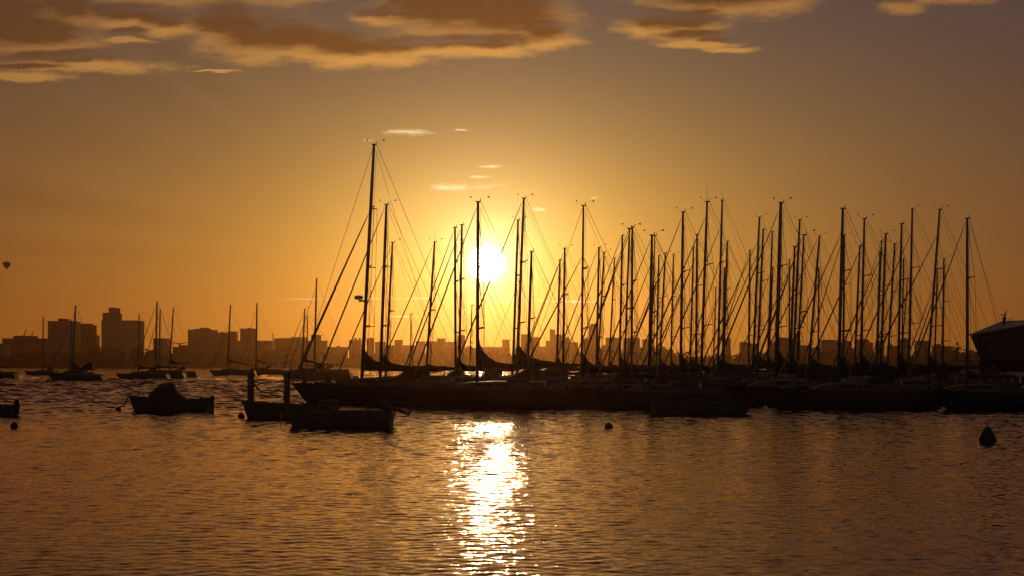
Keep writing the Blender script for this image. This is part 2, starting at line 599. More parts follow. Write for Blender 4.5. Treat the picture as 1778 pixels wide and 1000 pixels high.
for i, (x0, x1, ty, Y, boxes, desc) in enumerate(CITY):
    rnd = random.Random(i)
    X0, X1 = wx(x0, Y), wx(x1, Y)
    dep = max(10, min(24, (X1 - X0) * .8))
    t = thing('city_building', desc if len(desc.split()) >= 4 else desc + ' far building', 'building', ((X0 + X1) / 2, Y, 1.6), 0, 'buildings of the far city skyline')
    w = (X1 - X0) / 2
    h = wz(ty, Y) - 1.6
    fm = FACADES[rnd.randrange(4)]
    mb = MB().box(-w, w, 0, dep, 0, h)
    mb.build('walls', fm, t)
    mb = MB().box(-w - .3, w + .3, -.3, .2, h + .01, h + .9).box(-w - .3, w + .3, dep - .2, dep + .3, h + .01, h + .9)
    mb.box(-w - .3, -w + .2, .21, dep - .21, h + .01, h + .9).box(w - .2, w + .3, .21, dep - .21, h + .01, h + .9)
    mb.build('parapet', fm, t)
    zb = h
    for k, (bx0, bx1, by) in enumerate(boxes):
        c0, c1 = wx(bx0, Y) - (X0 + X1) / 2, wx(bx1, Y) - (X0 + X1) / 2
        ins = 1.5 + k * 1.2
        zt = wz(by, Y) - 1.6
        zbase = h + .005 if k == 0 or by >= boxes[k - 1][2] or bx0 > boxes[k - 1][1] else prev + .005
        MB().box(c0, c1, ins, max(ins + 3, dep - ins), zbase, zt).build('plant_room', ROOF, t)
        prev = zt
    if not boxes and rnd.random() < .6:
        c = rnd.uniform(-.5, .5) * w
        MB().box(c - 1.2, c + 1.2, dep * .3, dep * .6, h + .005, h + rnd.uniform(1.5, 2.6)).build('plant_room', ROOF, t)
    if rnd.random() < .35:
        c = rnd.uniform(-.6, .6) * w
        MB().tube([(c, dep * .25, h), (c, dep * .25, h + rnd.uniform(3, 6))], .12, 5).build('roof_aerial', STEEL, t)


def crane(px, base_y, Y, tx, ty, bx, by, label):
    """mast, slanting jib and short counter arm"""
    t = thing('construction_crane', label, 'crane', (wx(px, Y), Y, 1.6), 0, 'cranes over the far city')
    zb, top = wz(base_y, Y) - 1.6, wz(ty, Y) - 1.6
    MB().tube([(0, 0, 0), (0, 0, zb)], .9, 4).build('crane_mast', STEEL, t)
    dxt, dxb = wx(tx, Y) - wx(px, Y), wx(bx, Y) - wx(px, Y)
    MB().tube([(0, -.3, zb - .5), (dxt, -.3, top)], [.7, .4], 4).build('jib', STEEL, t)
    MB().tube([(0, .4, zb - 1), (dxb, .4, wz(by, Y) - 1.6)], .6, 4).build('counter_arm', STEEL, t)


crane(41, 582, 1300, 46, 571.5, 38, 583.5, 'slanting crane jib above the raised roof box at far left')
crane(54, 586, 1300, 58.5, 573, 52, 587, 'thinner slanting crane right of its twin over the wide low block')
crane(312, 595, 1300, 325, 593.5, 301, 594, 'level crane with long flat jib left of the long apartment block')
crane(475.5, 590, 1300, 473, 578, 477, 592, 'steep little crane between low blocks right of the plain square tower')


# ------------------------------------------------------------------ yachts
def hull(L, bow, B, fb, rake=.1, n=18, transom=.04):
    """returns ring points from port sheer under the keel to starboard sheer, bow at x = bow (negative side)"""
    rings, sheer = [], []
    for i in range(n):
        t = i / (n - 1)
        b = B / 2 * (1 - (1 - min(t / .6, 1)) ** 2.1) * (1 - .22 * max(0, (t - .6) / .4) ** 2)
        b = max(b, .03)
        zs = fb * (1.2 - .42 * t + .24 * t * t)
        pts = []
        for fy, fz in ((1, 1), (.99, .72), (.95, .4), (.84, .08), (.55, -.12), (.12, -.22)):
            z = fz * zs
            x = bow + L * t + rake * L * (1 - (z / zs + .22) / 1.22) * (1 - t) ** 2.2 + transom * L * (1 - z / zs) * t ** 8
            pts.append(Vector((x, b * fy, z)))
        rings.append(pts + [Vector((p.x, -p.y, p.z)) for p in reversed(pts)])
        sheer.append((bow + L * t, b, zs))
    return rings, sheer


def at_sheer(sheer, x):
    for (xa, ba, za), (xb, bb, zb) in zip(sheer, sheer[1:]):
        if x <= xb:
            u = max(0, (x - xa) / (xb - xa))
            return ba + (bb - ba) * u, za + (zb - za) * u
    return sheer[-1][1], sheer[-1][2]


def yacht(spec):
    """spec: xb, yb, xt, yt (mast foot and head in the photo), Y, w mast width px, plus options"""
    Y = spec['Y']
    rnd = random.Random(int(spec['xt'] * 10) + 5)
    s = (spec['xt'] - spec['xb']) / (spec['yt'] - spec['yb'])
    X0 = wx(spec['xb'] + s * (yline(Y) - spec['yb']), Y)
    H = wz(spec['yt'], Y)
    lean = (wx(spec['xt'], Y) - X0) / H
    L = spec.get('L') or hull_length(H, spec['w'])
    fwd = spec.get('fwd', .42) * L
    B, fb = L * .285, spec.get('fb') or .35 + .068 * L
    detail = spec.get('detail', 2)
    yaw = spec.get('yaw', rnd.uniform(-.07, .07))
    root = thing('moored_yacht', spec['label'], 'yacht', (X0, Y, 0), yaw, spec['group'])
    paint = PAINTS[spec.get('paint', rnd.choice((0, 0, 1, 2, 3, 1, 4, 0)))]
    canvas = CANVAS[spec.get('canvas', rnd.randrange(4))]
    rings, sheer = hull(L, -fwd, B, fb, spec.get('rake', .11))
    h = MB().rings(rings, closed=False)
    h.add(rings[-1], [tuple(range(len(rings[-1])))])
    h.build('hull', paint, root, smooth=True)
    # toe rail and deck
    d = MB()
    rows = [[(x + .01, b * .97 - .01, z - .05), (x + .01, 0, z - .05 + .04 * min(1, b)), (x + .01, -b * .97 + .01, z - .05)] for x, b, z in sheer[:-1]]
    x, b, z = sheer[-1]
    rows.append([(x - .05, b * .97, z - .05), (x - .05, 0, z - .02), (x - .05, -b * .97, z - .05)])
    d.rings(rows, closed=False)
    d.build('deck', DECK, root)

    def dk(x):
        return at_sheer(sheer, x)[1] - .04
    # cabin
    cab0, cab1 = -fwd * .42, L * .58 * .42
    ch = spec.get('cabin', .30 + .02 * L)
    cw = B * .30
    rr = []
    for u, hh, ww in ((0, .06, .55), (.16, .62, .75), (.35, .85, .92), (.7, 1, 1), (1, .98, 1)):
        x = cab0 + (cab1 - cab0) * u
        z0 = dk(x)
        a, zt = cw * ww, z0 + ch * hh
        rr.append([(x, a, z0), (x, a * .9, zt - .05 * hh), (x, a * .6, zt), (x, -a * .6, zt), (x, -a * .9, zt - .05 * hh), (x, -a, z0)])
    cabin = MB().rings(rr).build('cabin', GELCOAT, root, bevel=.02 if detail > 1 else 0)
    for side in (-1, 1):
        for q0, q1 in ((.42, .62), (.68, .88)):
            xa, xb2 = cab0 + (cab1 - cab0) * q0, cab0 + (cab1 - cab0) * q1
            za = dk(xa)
            y = side * cw * .95
            MB().box(xa, xb2, y - .045, y + .045, za + ch * .42, za + ch * .72).build('window', GLASS, cabin)
    # cockpit coaming, spray hood and wheel
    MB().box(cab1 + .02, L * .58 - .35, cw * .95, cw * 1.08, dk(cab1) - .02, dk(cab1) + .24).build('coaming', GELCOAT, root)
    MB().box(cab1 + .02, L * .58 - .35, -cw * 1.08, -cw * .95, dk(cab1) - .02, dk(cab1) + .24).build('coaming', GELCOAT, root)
    if spec.get('hood', rnd.random() < .7):
        rr = []
        for u in range(6):
            q = u / 5
            zt = (.08 + .62 * math.sin(q * 1.45)) * spec.get('hoodh', 1.0)
            x = cab1 - .55 + q * 1.25
            z0 = dk(cab1) + ch * .93
            rr.append([(x, cw * 1.02 * math.cos(p), z0 + zt * math.sin(p)) for p in (math.pi * v / 8 for v in range(9))])
        MB().rings(rr, closed=False, cap=False).build('spray_hood', canvas, root, smooth=True)
    # mast
    md = max(.055, spec['w'] * Y / F * .5)
    top = Vector((lean * H, 0, H))
    ax = lambda z: Vector((lean * z, 0, z))
    mz0 = dk(0)
    mast = MB().tube([ax(mz0 - .1), ax(H * .55), ax(H * .85), top], [md, md, md * .92, md * .72], 8, .75).build('mast', ALU, root, smooth=True)
    nsp = spec.get('spreaders', 1 if H < 9.5 else 2)
    sps = []
    for i in range(nsp):
        z = mz0 + (H - mz0) * (i + 1) / (nsp + 1) * (1.02 if nsp == 1 else .98)
        ln = B * (.34 - .06 * i)
        for side in (-1, 1):
            p0, p1 = ax(z), ax(z) + Vector((ln * .42, side * ln, .06))
            MB().tube([p0, p1], [.04, .025], 5).build('spreader', ALU, mast)
            sps.append((side, p1))
    head = MB().box(top.x - .12, top.x + .15, -.04, .04, H - .01, H + .05)
    head.tube([top + Vector((.12, 0, .05)), top + Vector((.12, 0, .2))], .02, 5)
    head.build('masthead_crane', ALU, mast)
    if detail > 0 and spec.get('wind', rnd.random() < .45):
        v = MB().tube([top + Vector((-.1, 0, .05)), top + Vector((-.36, 0, .16)), top + Vector((-.4, 0, .26))], .004, 4)
        v.lathe([(.0, -.02), (.05, 0), (.03, .05), (0, .06)], tuple(top + Vector((-.38, 0, .25))), 6)
        v.build('wind_cups', BLACK, mast)
        v = MB().tube([top + Vector((.15, 0, .06)), top + Vector((.34, 0, .22)), top + Vector((.52, 0, .25))], .004, 4)
        v.add([top + Vector((.46, 0, .25)), top + Vector((.6, 0, .34)), top + Vector((.6, .02, .22))], [(0, 1, 2)])
        v.build('wind_vane', BLACK, mast)
    if spec.get('whip', rnd.random() < .15):
        MB().tube([top + Vector((0, .04, 0)), top + Vector((0, .04, 1.0))], [.012, .006], 4).build('radio_aerial', BLACK, mast)
    if spec.get('radar'):
        z = wz(516, Y)
        c = ax(z) + Vector((-.42, 0, 0))
        r = MB().lathe([(.02, -.12), (.22, -.1), (.26, 0), (.22, .1), (.02, .14)], tuple(c), 16)
        r.box(c.x, c.x + .4, -.06, .06, c.z - .24, c.z - .13)
        r.build('radar_dome', WHITE, mast, smooth=False)
    # stays
    jf = spec.get('jib_at', rnd.choice((.99, .99, .9, .86)))
    bowp = Vector((-fwd + .12, 0, at_sheer(sheer, -fwd)[1] + .02))
    hd = ax(H * jf) + Vector((-md, 0, 0))
    wire = spec.get('wire', .011)
    if spec.get('jib', rnd.random() < .85):
        jr = spec.get('jr', .046) * max(.8, min(1.3, H / 10))
        a, b = bowp.lerp(hd, .06), bowp.lerp(hd, .95)
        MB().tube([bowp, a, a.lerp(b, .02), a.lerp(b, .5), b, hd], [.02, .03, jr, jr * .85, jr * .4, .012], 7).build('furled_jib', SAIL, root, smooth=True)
    else:
        MB().tube([bowp, hd], wire, 4).build('forestay', STEEL, root)
    if jf < .95 and spec.get('upper', rnd.random() < .3):
        MB().tube([bowp + Vector((.25, 0, 0)), top], wire, 4).build('forestay', STEEL, root)
    stern = Vector((L - fwd - .12, 0, sheer[-1][2]))
    if detail > 0:
        MB().tube([stern, stern.lerp(top, .2) + Vector((.05, 0, -.05)), top + Vector((.15, 0, 0))], wire, 4).build('backstay', STEEL, root)
        for side in (-1, 1):
            cb, cz = at_sheer(sheer, .3)
            foot = Vector((.3, side * cb * .96, cz))
            w = MB()
            tips = [p for sd, p in sps if sd == side]
            w.tube([foot, *tips, ax(H * min(.99, jf + .005))], wire, 4)
            w.tube([foot + Vector((.2, 0, 0)), ax(tips[0].z - .1)], wire, 4)
            if len(tips) > 1:
                w.tube([tips[0], ax(tips[1].z - .1)], wire, 4)
            w.build('shroud', STEEL, root)
        MB().tube([ax(H * .97) + Vector((md + .05, .03, 0)), ax(mz0 + 1.2) + Vector((md + .12, .05, 0))], .008, 4).build('halyard', ROPE, root)
    # boom with stacked mainsail
    bl = spec.get('boom') or .36 * H * min(1, L / (.82 * H))
    bz = spec.get('boom_z') or dk(0) + .62 + .03 * L
    droop = spec.get('droop', rnd.uniform(-.03, .04))
    bp = lambda u: ax(bz) + Vector((md + u * bl, 0, droop * u * bl))
    MB().tube([bp(0), bp(1)], .055, 7).build('boom', ALU, root, smooth=True)
    if spec.get('cover', True):
        rr = []
        rise = spec.get('rise', rnd.choice((.12, .25, .5, .75, 1.0)))
        for u in (0, .03, .08, .16, .28, .45, .65, .85, .97, 1.0):
            c = bp(u * .97) + Vector((-.02, 0, 0))
            hh = .16 + .16 * (1 - u) + rise * math.exp(-u * 9) - (.2 if u == 1 else 0)
            wd = .09 + .07 * (1 - u) - (.06 if u in (0, 1) else 0)
            wob = rnd.uniform(-.025, .025)
            rr.append([c + Vector((0, wd * sy, hh * fz - .09 + wob * fz)) for sy, fz in ((.7, 0), (1, .25), (.8, .65), (.25, 1), (-.25, 1), (-.8, .65), (-1, .25), (-.7, 0))])
        MB().rings(rr).build('sail_cover', canvas, root, smooth=True)
    MB().tube([bp(.97), ax(H * .98) + Vector((.1, 0, 0))], .007, 4).build('topping_lift', ROPE, root)
    # rails
    if detail > 1:
        pr = MB()
        pts = []
        for side in (1, -1):
            for x in ((-fwd + .15, -fwd + 1.1) if side == 1 else (-fwd + 1.1, -fwd + .15)):
                bb, zz = at_sheer(sheer, x)
                pts.append(Vector((x - .1, side * max(.1, bb * .9), zz + .58)))
                pr.tube([Vector((x, side * max(.08, bb * .9), zz - .03)), pts[-1]], .014, 5)
        pr.tube([pts[1], pts[0], pts[3], pts[2]], .014, 5)
        pr.build('bow_rail', STEEL, root)
        for side in (1, -1):
            g = MB()
            xs = [-fwd + 1.1 + (L - 1.6) * q / 4 for q in range(5)]
            pp = []
            for x in xs:
                bb, zz = at_sheer(sheer, x)
                pp.append(Vector((x, side * bb * .93, zz + .55)))
                g.tube([(x, side * bb * .93, zz - .03), pp[-1]], .011, 4)
            g.tube(pp, .006, 4)
            g.tube([p - Vector((0, 0, .27)) for p in pp], .006, 4)
            g.build('guard_rail', STEEL, root)
        sr = MB()
        bb, zz = sheer[-1][1], sheer[-1][2]
        xs = L - fwd - .15
        c = [Vector((xs - .7, bb * .9, zz + .6)), Vector((xs, bb * .8, zz + .6)), Vector((xs, -bb * .8, zz + .6)), Vector((xs - .7, -bb * .9, zz + .6))]
        sr.tube(c, .014, 5)
        for p in c:
            sr.tube([(p.x, p.y, zz - .03), p], .014, 5)
        sr.build('stern_rail', STEEL, root)
        MB().tube([(xs - 1.3, 0, dk(xs - 1.3) - .05), (xs - 1.3, 0, dk(xs) + .55)], .07, 6).build('steering_pedestal', WHITE, root)
        wh = MB()
        wh.tube([(xs - 1.42, .38 * math.cos(q), dk(xs) + .55 + .38 * math.sin(q)) for q in (math.pi * k / 8 for k in range(17))], .016, 5)
        for k in range(3):
            q = math.pi * k / 3
            wh.tube([(xs - 1.42, .37 * math.cos(q), dk(xs) + .55 + .37 * math.sin(q)), (xs - 1.42, -.37 * math.cos(q), dk(xs) + .55 - .37 * math.sin(q))], .01, 4)
        wh.build('steering_wheel', STEEL, root)
    if spec.get('extra'):
        spec['extra'](root, dict(L=L, fwd=fwd, dk=dk, cw=cw, cab0=cab0, cab1=cab1, ch=ch))
    return root


# berthed yachts: xb, yb, xt, yt, width of the mast in photo pixels
MASTS = [
    (628, 661, 649.4, 252, 6), (661, 630, 671, 356, 5.5), (671, 625, 681.5, 422, 4), (741, 630, 754.6, 421, 4.2), (791, 627, 790, 395.6, 4.5),
    (797.6, 632, 802, 391, 4.5), (829, 605, 830, 351.6, 6), (891, 625, 899.6, 383, 4.5), (899, 606, 909.6, 345, 5), (917, 613, 923, 437.6, 5),
    (967, 623, 972.4, 452, 4), (978, 623, 980.6, 432, 4.5), (1010, 612, 1013, 358, 4), (1036, 625, 1040, 430.6, 4), (1038.5, 625, 1049, 439, 3.5),
    (1058, 625, 1067, 449, 3), (1076, 625, 1080.6, 409.6, 4), (1096.5, 627, 1098, 395, 4.5), (1084.8, 625, 1093, 398, 3.2), (1127.7, 627, 1132, 409.6, 5.5),
    (1131, 600, 1137, 410, 2.5), (1140, 627, 1144, 445, 3.5), (1146, 614, 1155.4, 440, 3.5), (1165, 627, 1169.4, 442, 3.2), (1182, 627, 1186, 369, 5),
    (1199, 614, 1204, 430, 3.4), (1208.8, 612, 1210.4, 408, 4.4), (1219, 601, 1228, 351, 4.8), (1247, 617, 1254, 348.6, 4.2), (1257, 615, 1262.7, 420, 3.8),
    (1255, 615, 1258, 465.6, 3.8), (1300, 621, 1302, 435.5, 3.4), (1308, 621, 1318.8, 378, 4.2), (1315.5, 621, 1325.4, 399, 4.2), (1333, 621, 1341, 403, 3.4),
    (1334, 621, 1342, 465.6, 3), (1348.5, 621, 1355.7, 353, 7), (1378, 612, 1388.7, 382.7, 4.4), (1373, 612, 1380, 429, 4.6), (1385, 614.6, 1395.8, 409, 3.8),
    (1370.5, 615, 1370.5, 452, 3), (1405.7, 617, 1422.6, 411, 4.2), (1420.6, 619, 1422, 467, 3.2), (1457, 619, 1463.6, 363, 6), (1464, 611, 1466, 409, 3.6),
    (1484.6, 616, 1493, 427, 3.8), (1495, 616, 1501, 380.4, 4.6), (1522, 619, 1528, 437.4, 3.4), (1530, 616, 1538, 407, 4.6), (1523, 616, 1531, 420, 3.2),
    (1542, 613.6, 1553.6, 424, 3.8), (1560, 616, 1565.6, 389.6, 4.6), (1566, 613, 1569, 449.6, 3), (1578.8, 608, 1584, 363.6, 4.2), (1567, 600, 1575.6, 484, 2),
    (1613, 613.6, 1632, 364.4, 4.4), (1623, 620, 1627.5, 468, 3), (1636.8, 616, 1639, 450.6, 3.8), (1679.7, 621, 1679.4, 380, 5.5),
    (817, 600, 819.5, 530, 2.2), (713, 632, 713.5, 545, 2), (1239, 612, 1243, 500, 2.4),
]
FRONT = {0: 62.5, 6: 57, 19: 55.5, 43: 56, 58: 61, 36: 61, 27: 65, 1: 67, 12: 61}


def hull_length(H, w):
    return min(11, max(5.2, (.80 if w > 3.9 else .70) * H))


def place():
    """rows of berths: nearest free row in which the hull overlaps no other"""
    placed = []

    def span(i, Y):
        xb, yb, xt, yt, w = MASTS[i]
        s = (xt - xb) / (yt - yb)
        X = wx(xb + s * (yline(Y) - yb), Y)
        H = wz(yt, Y)
        L = hull_length(H, w)
        return X - .40 * L, X + .57 * L, L, H
    res = {}
    order = sorted(range(len(MASTS)), key=lambda i: (i not in FRONT, -MASTS[i][4], i))
    for i in order:
        if i in FRONT:
            cand = [FRONT[i]]
        else:
            want = min(100, .15 * 1.9 * 1000 / (MASTS[i][4] - .6)) if MASTS[i][4] > .7 else 100
            cand = sorted([57 + .5 * k for k in range(200)], key=lambda Y: abs(Y - want) + (0 if span(i, Y)[3] < 14.5 else 30))
        for Y in cand:
            a, b, L, H = span(i, Y)
            if all(abs(Y - y2) > .29 * (L + l2) / 2 + .25 or b < a2 or a > b2 for a2, b2, l2, y2 in placed):
                placed.append((a, b, L, Y))
                res[i] = Y
                break
        else:
            raise RuntimeError(f'no berth for mast {i}')
    return res


BERTH = place()
GB = 'yachts berthed together in the marina'
LABELS = {
    0: 'yacht with the tallest mast and a radar dome, first by the mooring piles',
    1: 'yacht with second mast from the pile end, dark rise of sail cover at its foot',
    2: 'yacht with third mast from the pile end, clearly shorter than the two before it',
    3: 'yacht whose lone mast stands in the gap between three left masts and the close pair',
    4: 'yacht with the left mast of the close pair just before the sun',
    5: 'yacht with the right and slightly taller mast of the close pair before the sun',
    6: 'yacht whose thick mast crosses the sun disc, swooping sail cover below',
    7: 'yacht with slimmer left mast of the pair just right of the sun',
    8: 'yacht with the tall thick mast just right of the sun, long sail cover',
    9: 'yacht with a lone shorter mast standing second gap right of the sun',
    59: 'yacht with a tiny bare mast under the sun, left of the crossing mast',
    60: 'yacht with a very short mast under the sloping forestays, left of the fourth mast',
    36: 'yacht with the thickest mast in the marina and a high dark sail cover',
    58: 'yacht with last mast before the wedge clubhouse, widely spaced from the others',
    27: 'yacht with whip aerial above its tall mast, midway along the right marina',
    28: 'yacht with tall bare-topped mast just right of the mast with whip aerial',
    61: 'small yacht with lowest stub mast between the two tallest midway masts',
}
right = sorted([i for i in range(10, len(MASTS)) if i not in LABELS], key=lambda i: MASTS[i][2])
for k, i in enumerate(right):
    xb, yb, xt, yt, w = MASTS[i]
    a = 'tall' if yt < 392 else 'medium' if yt < 428 else 'short'
    b = 'thick' if w >= 4.4 else 'slender' if w < 3.5 else 'plain'
    lean = 'strongly raked' if (xt - xb) > 10 else 'near upright' if (xt - xb) < 4.5 else 'slightly raked'
    n, m = k + 1, len(right) - k
    if n <= m:
        LABELS[i] = f'yacht with {a} {lean} mast, {ORD(n)} beyond the lone short mast right of the sun'
    else:
        LABELS[i] = f'yacht with {a} {lean} mast, {ORD(m)} before the last mast by the clubhouse'
OPT = {
    0: dict(L=10.7, fwd=.372, radar=True, jib_at=.735, jib=True, upper=True, spreaders=3, rise=1.0, paint=1, canvas=3, boom=4.6, hood=True, yaw=0, jr=.06, wind=True, fb=1.02),
    1: dict(jib_at=.985, spreaders=2, wind=True, rise=.8), 2: dict(jib_at=.98, spreaders=1, wind=True, rise=.5),
    3: dict(jib_at=.98, spreaders=1, wind=True), 4: dict(jib_at=.98, jib=True), 5: dict(jib_at=.97, jib=True),
    6: dict(jib_at=.97, jib=True, yaw=0, rise=1.15, boom=3.4, droop=-.02, spreaders=2, wind=True, canvas=0, boom_z=2.15, hood=True),
    7: dict(jib=False, wind=True), 8: dict(jib_at=.985, jib=True, rise=1.1, wind=True, whip=False, canvas=2, boom=5.2, boom_z=2.3), 9: dict(jib=False),
    10: dict(jib=True, jib_at=.97), 11: dict(jib=True, jib_at=.97), 12: dict(jib=True, jib_at=.74, wind=True, rise=.9),
    27: dict(whip=True, wind=True, jib_at=.92, jib=True), 28: dict(jib_at=.86), 36: dict(wind=True, rise=1.1, jib=True, jib_at=.96, hood=True),
    24: dict(wind=True, jib=True, jib_at=.97), 58: dict(jib=True, jib_at=.98, spreaders=2, L=6.3, fwd=.57, detail=1, hood=False), 19: dict(jib=True, jib_at=.97, wind=True),
    43: dict(jib=True, jib_at=.87, paint=0, rise=.7, yaw=0.03), 59: dict(cover=False, jib=False), 60: dict(cover=False, jib=False),
}
for i, (xb, yb, xt, yt, w) in enumerate(MASTS):
    spec = dict(xb=xb, yb=yb, xt=xt, yt=yt, w=w, Y=BERTH[i], label=LABELS[i], group=GB, detail=2 if BERTH[i] < 80 else 1)
    spec.update(OPT.get(i, {}))
    yacht(spec)

# yachts swinging on moorings out in the bay: waterline row gives the distance
GM = 'yachts on moorings out in the bay'
OUT = [
    dict(xb=73.6, yb=642, xt=75, yt=550, w=2.2, Y=depth(650.5), L=6.8, fwd=.62, jib=False, label='low yacht with thin bare mast, leftmost of the moored yachts'),
    dict(xb=126, yb=632, xt=131, yt=531, w=3.4, Y=depth(662.5), L=7.4, fwd=.43, jib=True, jib_at=.92, hoodh=1.5, cabin=.9, label='large yacht with tall cabin and tallest mast of the far left moored group'),
    dict(xb=121.5, yb=632, xt=124.3, yt=556, w=2.6, Y=depth(656), L=7.5, fwd=.42, jib=False, label='yacht half hidden behind the large cabin yacht, its mast just left of the taller one'),
    dict(xb=240, yb=641, xt=241.6, yt=545.6, w=2.2, Y=depth(659.3), L=7.8, fwd=.43, jib=False, label='yacht with short plain mast, left in the moored cluster of four masts'),
    dict(xb=270, yb=635, xt=272.6, yt=524, w=3.2, Y=depth(656), L=9, fwd=.45, jib=True, jib_at=.96, label='yacht with the tallest mast in the moored cluster of four'),
    dict(xb=276.5, yb=632, xt=278, yt=537, w=2.6, Y=depth(653), L=8.5, fwd=.42, jib=True, jib_at=.95, label='yacht whose mast stands tight behind the tallest mast of the moored cluster'),
    dict(xb=295, yb=629, xt=301, yt=534, w=2.4, Y=depth(654.6), L=8.6, fwd=.4, jib=False, boom=3.6, boom_z=2.6, label='yacht with raked rightmost mast of the moored cluster above a sparkle of sun'),
    dict(xb=395, yb=638, xt=400, yt=529.6, w=2.7, Y=depth(651), L=10.2, fwd=.40, jib=True, jib_at=.74, boom=5.3, boom_z=3.1, rise=.5, droop=-.13, label='long yacht behind the left pile, drooping sail cover and slack forestay'),
    dict(xb=444.6, yb=635, xt=446, yt=526, w=2.8, Y=depth(649.5), L=11.5, fwd=.36, jib=True, jib_at=.9, boom=4.9, boom_z=3.2, rise=.6, droop=-.14, label='yacht with upright mast directly above the two mooring piles'),
    dict(xb=524, yb=640, xt=529, yt=536, w=2.6, Y=depth(660.5), L=10.2, fwd=.30, jib=True, jib_at=.96, boom=3.6, boom_z=2.85, droop=-.15, cabin=.8, hoodh=1.3, hood=True, label='cabin yacht with bright gap under its boom, just behind the right pile'),
    dict(xb=546, yb=619, xt=549.6, yt=484, w=3.0, Y=depth(652), L=13, fwd=.42, jib=True, jib_at=.9, label='yacht with the tallest mast out in the bay, beside the radar mast forestay'),
    dict(xb=532.5, yb=620, xt=534, yt=547, w=2.0, Y=depth(648.5), L=11, fwd=.42, jib=False, label='small thin mast yacht between the cabin yacht mast and the tallest bay mast'),
    dict(xb=-20, yb=640, xt=-18, yt=535, w=2.4, Y=depth(656.5), L=8.5, fwd=.45, jib=False, label='yacht cut by the left photo edge, only its stern showing'),
]
for spec in OUT:
    spec.update(group=GM, detail=1, wind=spec.get('wind', True), wire=.016, yaw=spec.get('yaw', 0.0), jr=.06)
    yacht(spec)


# ------------------------------------------------------------------ open boats near the camera
def outboard(name_parent, x, y, z, tilt=0.0, s=1.0, flip=1, name='outboard_motor'):
    """clamped to the transom at (x, y, z); a part of its boat"""
    e = MB()
    T = Matrix.Translation((x, y, z)) @ Matrix.Rotation(tilt * flip, 4, 'Y')
    cow = []
    for zz, a, b in ((.0, .08, .07), (.04, .13, .11), (.2, .15, .12), (.3, .12, .1), (.34, .05, .05)):
        cow.append([T @ Vector((flip * .12 + a * s * math.cos(q), b * s * math.sin(q), zz * s + .12)) for q in (2 * math.pi * k / 12 for k in range(12))])
    e.rings(cow)
    leg = [T @ Vector((flip * .13, 0, .14)), T @ Vector((flip * .15, 0, -.25)), T @ Vector((flip * .15, 0, -.62))]
    e.tube(leg, [.07, .055, .04], 8, .5)
    e.tube([T @ Vector((flip * .05, 0, -.62)), T @ Vector((flip * .2, 0, -.62)), T @ Vector((flip * .3, 0, -.62))], [.02, .05, .03], 8)
    m = e.build(name, BLACK, name_parent, smooth=False)
    h = MB().tube([T @ Vector((flip * .02, 0, .2)), T @ Vector((-flip * .5, .03, .3))], [.02, .025], 6)
    h.build('tiller', BLACK, m)
    c = MB()
    for k in range(3):
        a = 2 * math.pi * k / 3
        p = T @ Vector((flip * .3, 0, -.62))
        c.add([p, T @ Vector((flip * .33, .11 * math.cos(a), -.62 + .11 * math.sin(a))), T @ Vector((flip * .27, .11 * math.cos(a + .8), -.62 + .11 * math.sin(a + .8)))], [(0, 1, 2)])
    c.build('propeller', BLACK, m)
    return m


def dinghy(label, px0, px1, ywl, ytop_bow, ytop_stern, bow=-1, paint=TINWORK, beam=None, rake=.08, group='open boats moored off the marina', name='dinghy'):
    Y = depth(ywl)
    L = (px1 - px0) * Y / F
    X = wx((px0 + px1) / 2, Y)
    B = beam or L * .36
    root = thing(name, label, 'boat', (X, Y, 0), 0, group)
    zb, zs = wz(ytop_bow, Y), wz(ytop_stern, Y)
    n = 15
    out, inn, rim = [], [], []
    for i in range(n):
        t = i / (n - 1)
        b = max(.04, B / 2 * (1 - (1 - min(t / .65, 1)) ** 2.2) * (1 - .12 * max(0, (t - .65) / .35)))
        z1 = zs + (zb - zs) * (1 - t) ** 2.2
        x = -L / 2 + L * t
        o, q = [], []
        for fy, z in ((1, z1), (.98, z1 * .65), (.92, z1 * .25), (.8, -.05), (.1, -.12)):
            sh = rake * L * (1 - (z + .12) / (z1 + .12)) * (1 - t) ** 2.5 - .03 * L * (1 - (z + .12) / (z1 + .12)) * t ** 6
            o.append(Vector((x + sh, b * fy, z)))
            q.append(Vector((x + sh * .8 + (.05 if t < .5 else -.03 if t > .97 else 0), max(.01, b * fy - .04), max(z + (0 if fy == 1 else .05), .06))))
        out.append(o + [Vector((p.x, -p.y, p.z)) for p in reversed(o)])
        inn.append(q + [Vector((p.x, -p.y, p.z)) for p in reversed(q)])
    if bow == 1:
        for rr in (out, inn):
            for r in rr:
                for p in r:
                    p.x = -p.x
    h = MB().rings(out, closed=False).rings(inn, closed=False)
    m = len(out[0])
    base = len(out) * m
    for i in range(n - 1):
        for j in (0, m - 1):
            h.f.append((i * m + j, (i + 1) * m + j, base + (i + 1) * m + j, base + i * m + j))
    h.f.append(tuple((n - 1) * m + j for j in range(m)))
    h.f.append(tuple(base + (n - 1) * m + j for j in range(m)))
    h.f.append(((n - 1) * m, (n - 1) * m + m - 1, base + (n - 1) * m + m - 1, base + (n - 1) * m))
    h.build('hull', paint, root)
    g = MB()
    for side in (0, m - 1):
        g.tube([r[side] + Vector((0, 0, .012)) for r in out], .028, 6)
    g.build('gunwale', mat('gunwale rubbing strip', (.08, .07, .06), .8), root)
    for u in (-.12, .2):
        x = -bow * -1 * u * L
        MB().box(x - .11, x + .11, -B * .44, B * .44, zs * .55, zs * .55 + .035).build('thwart', mat('varnished thwart', (.2, .11, .05), .5), root)
    return root, L, B, zb, zs, Y


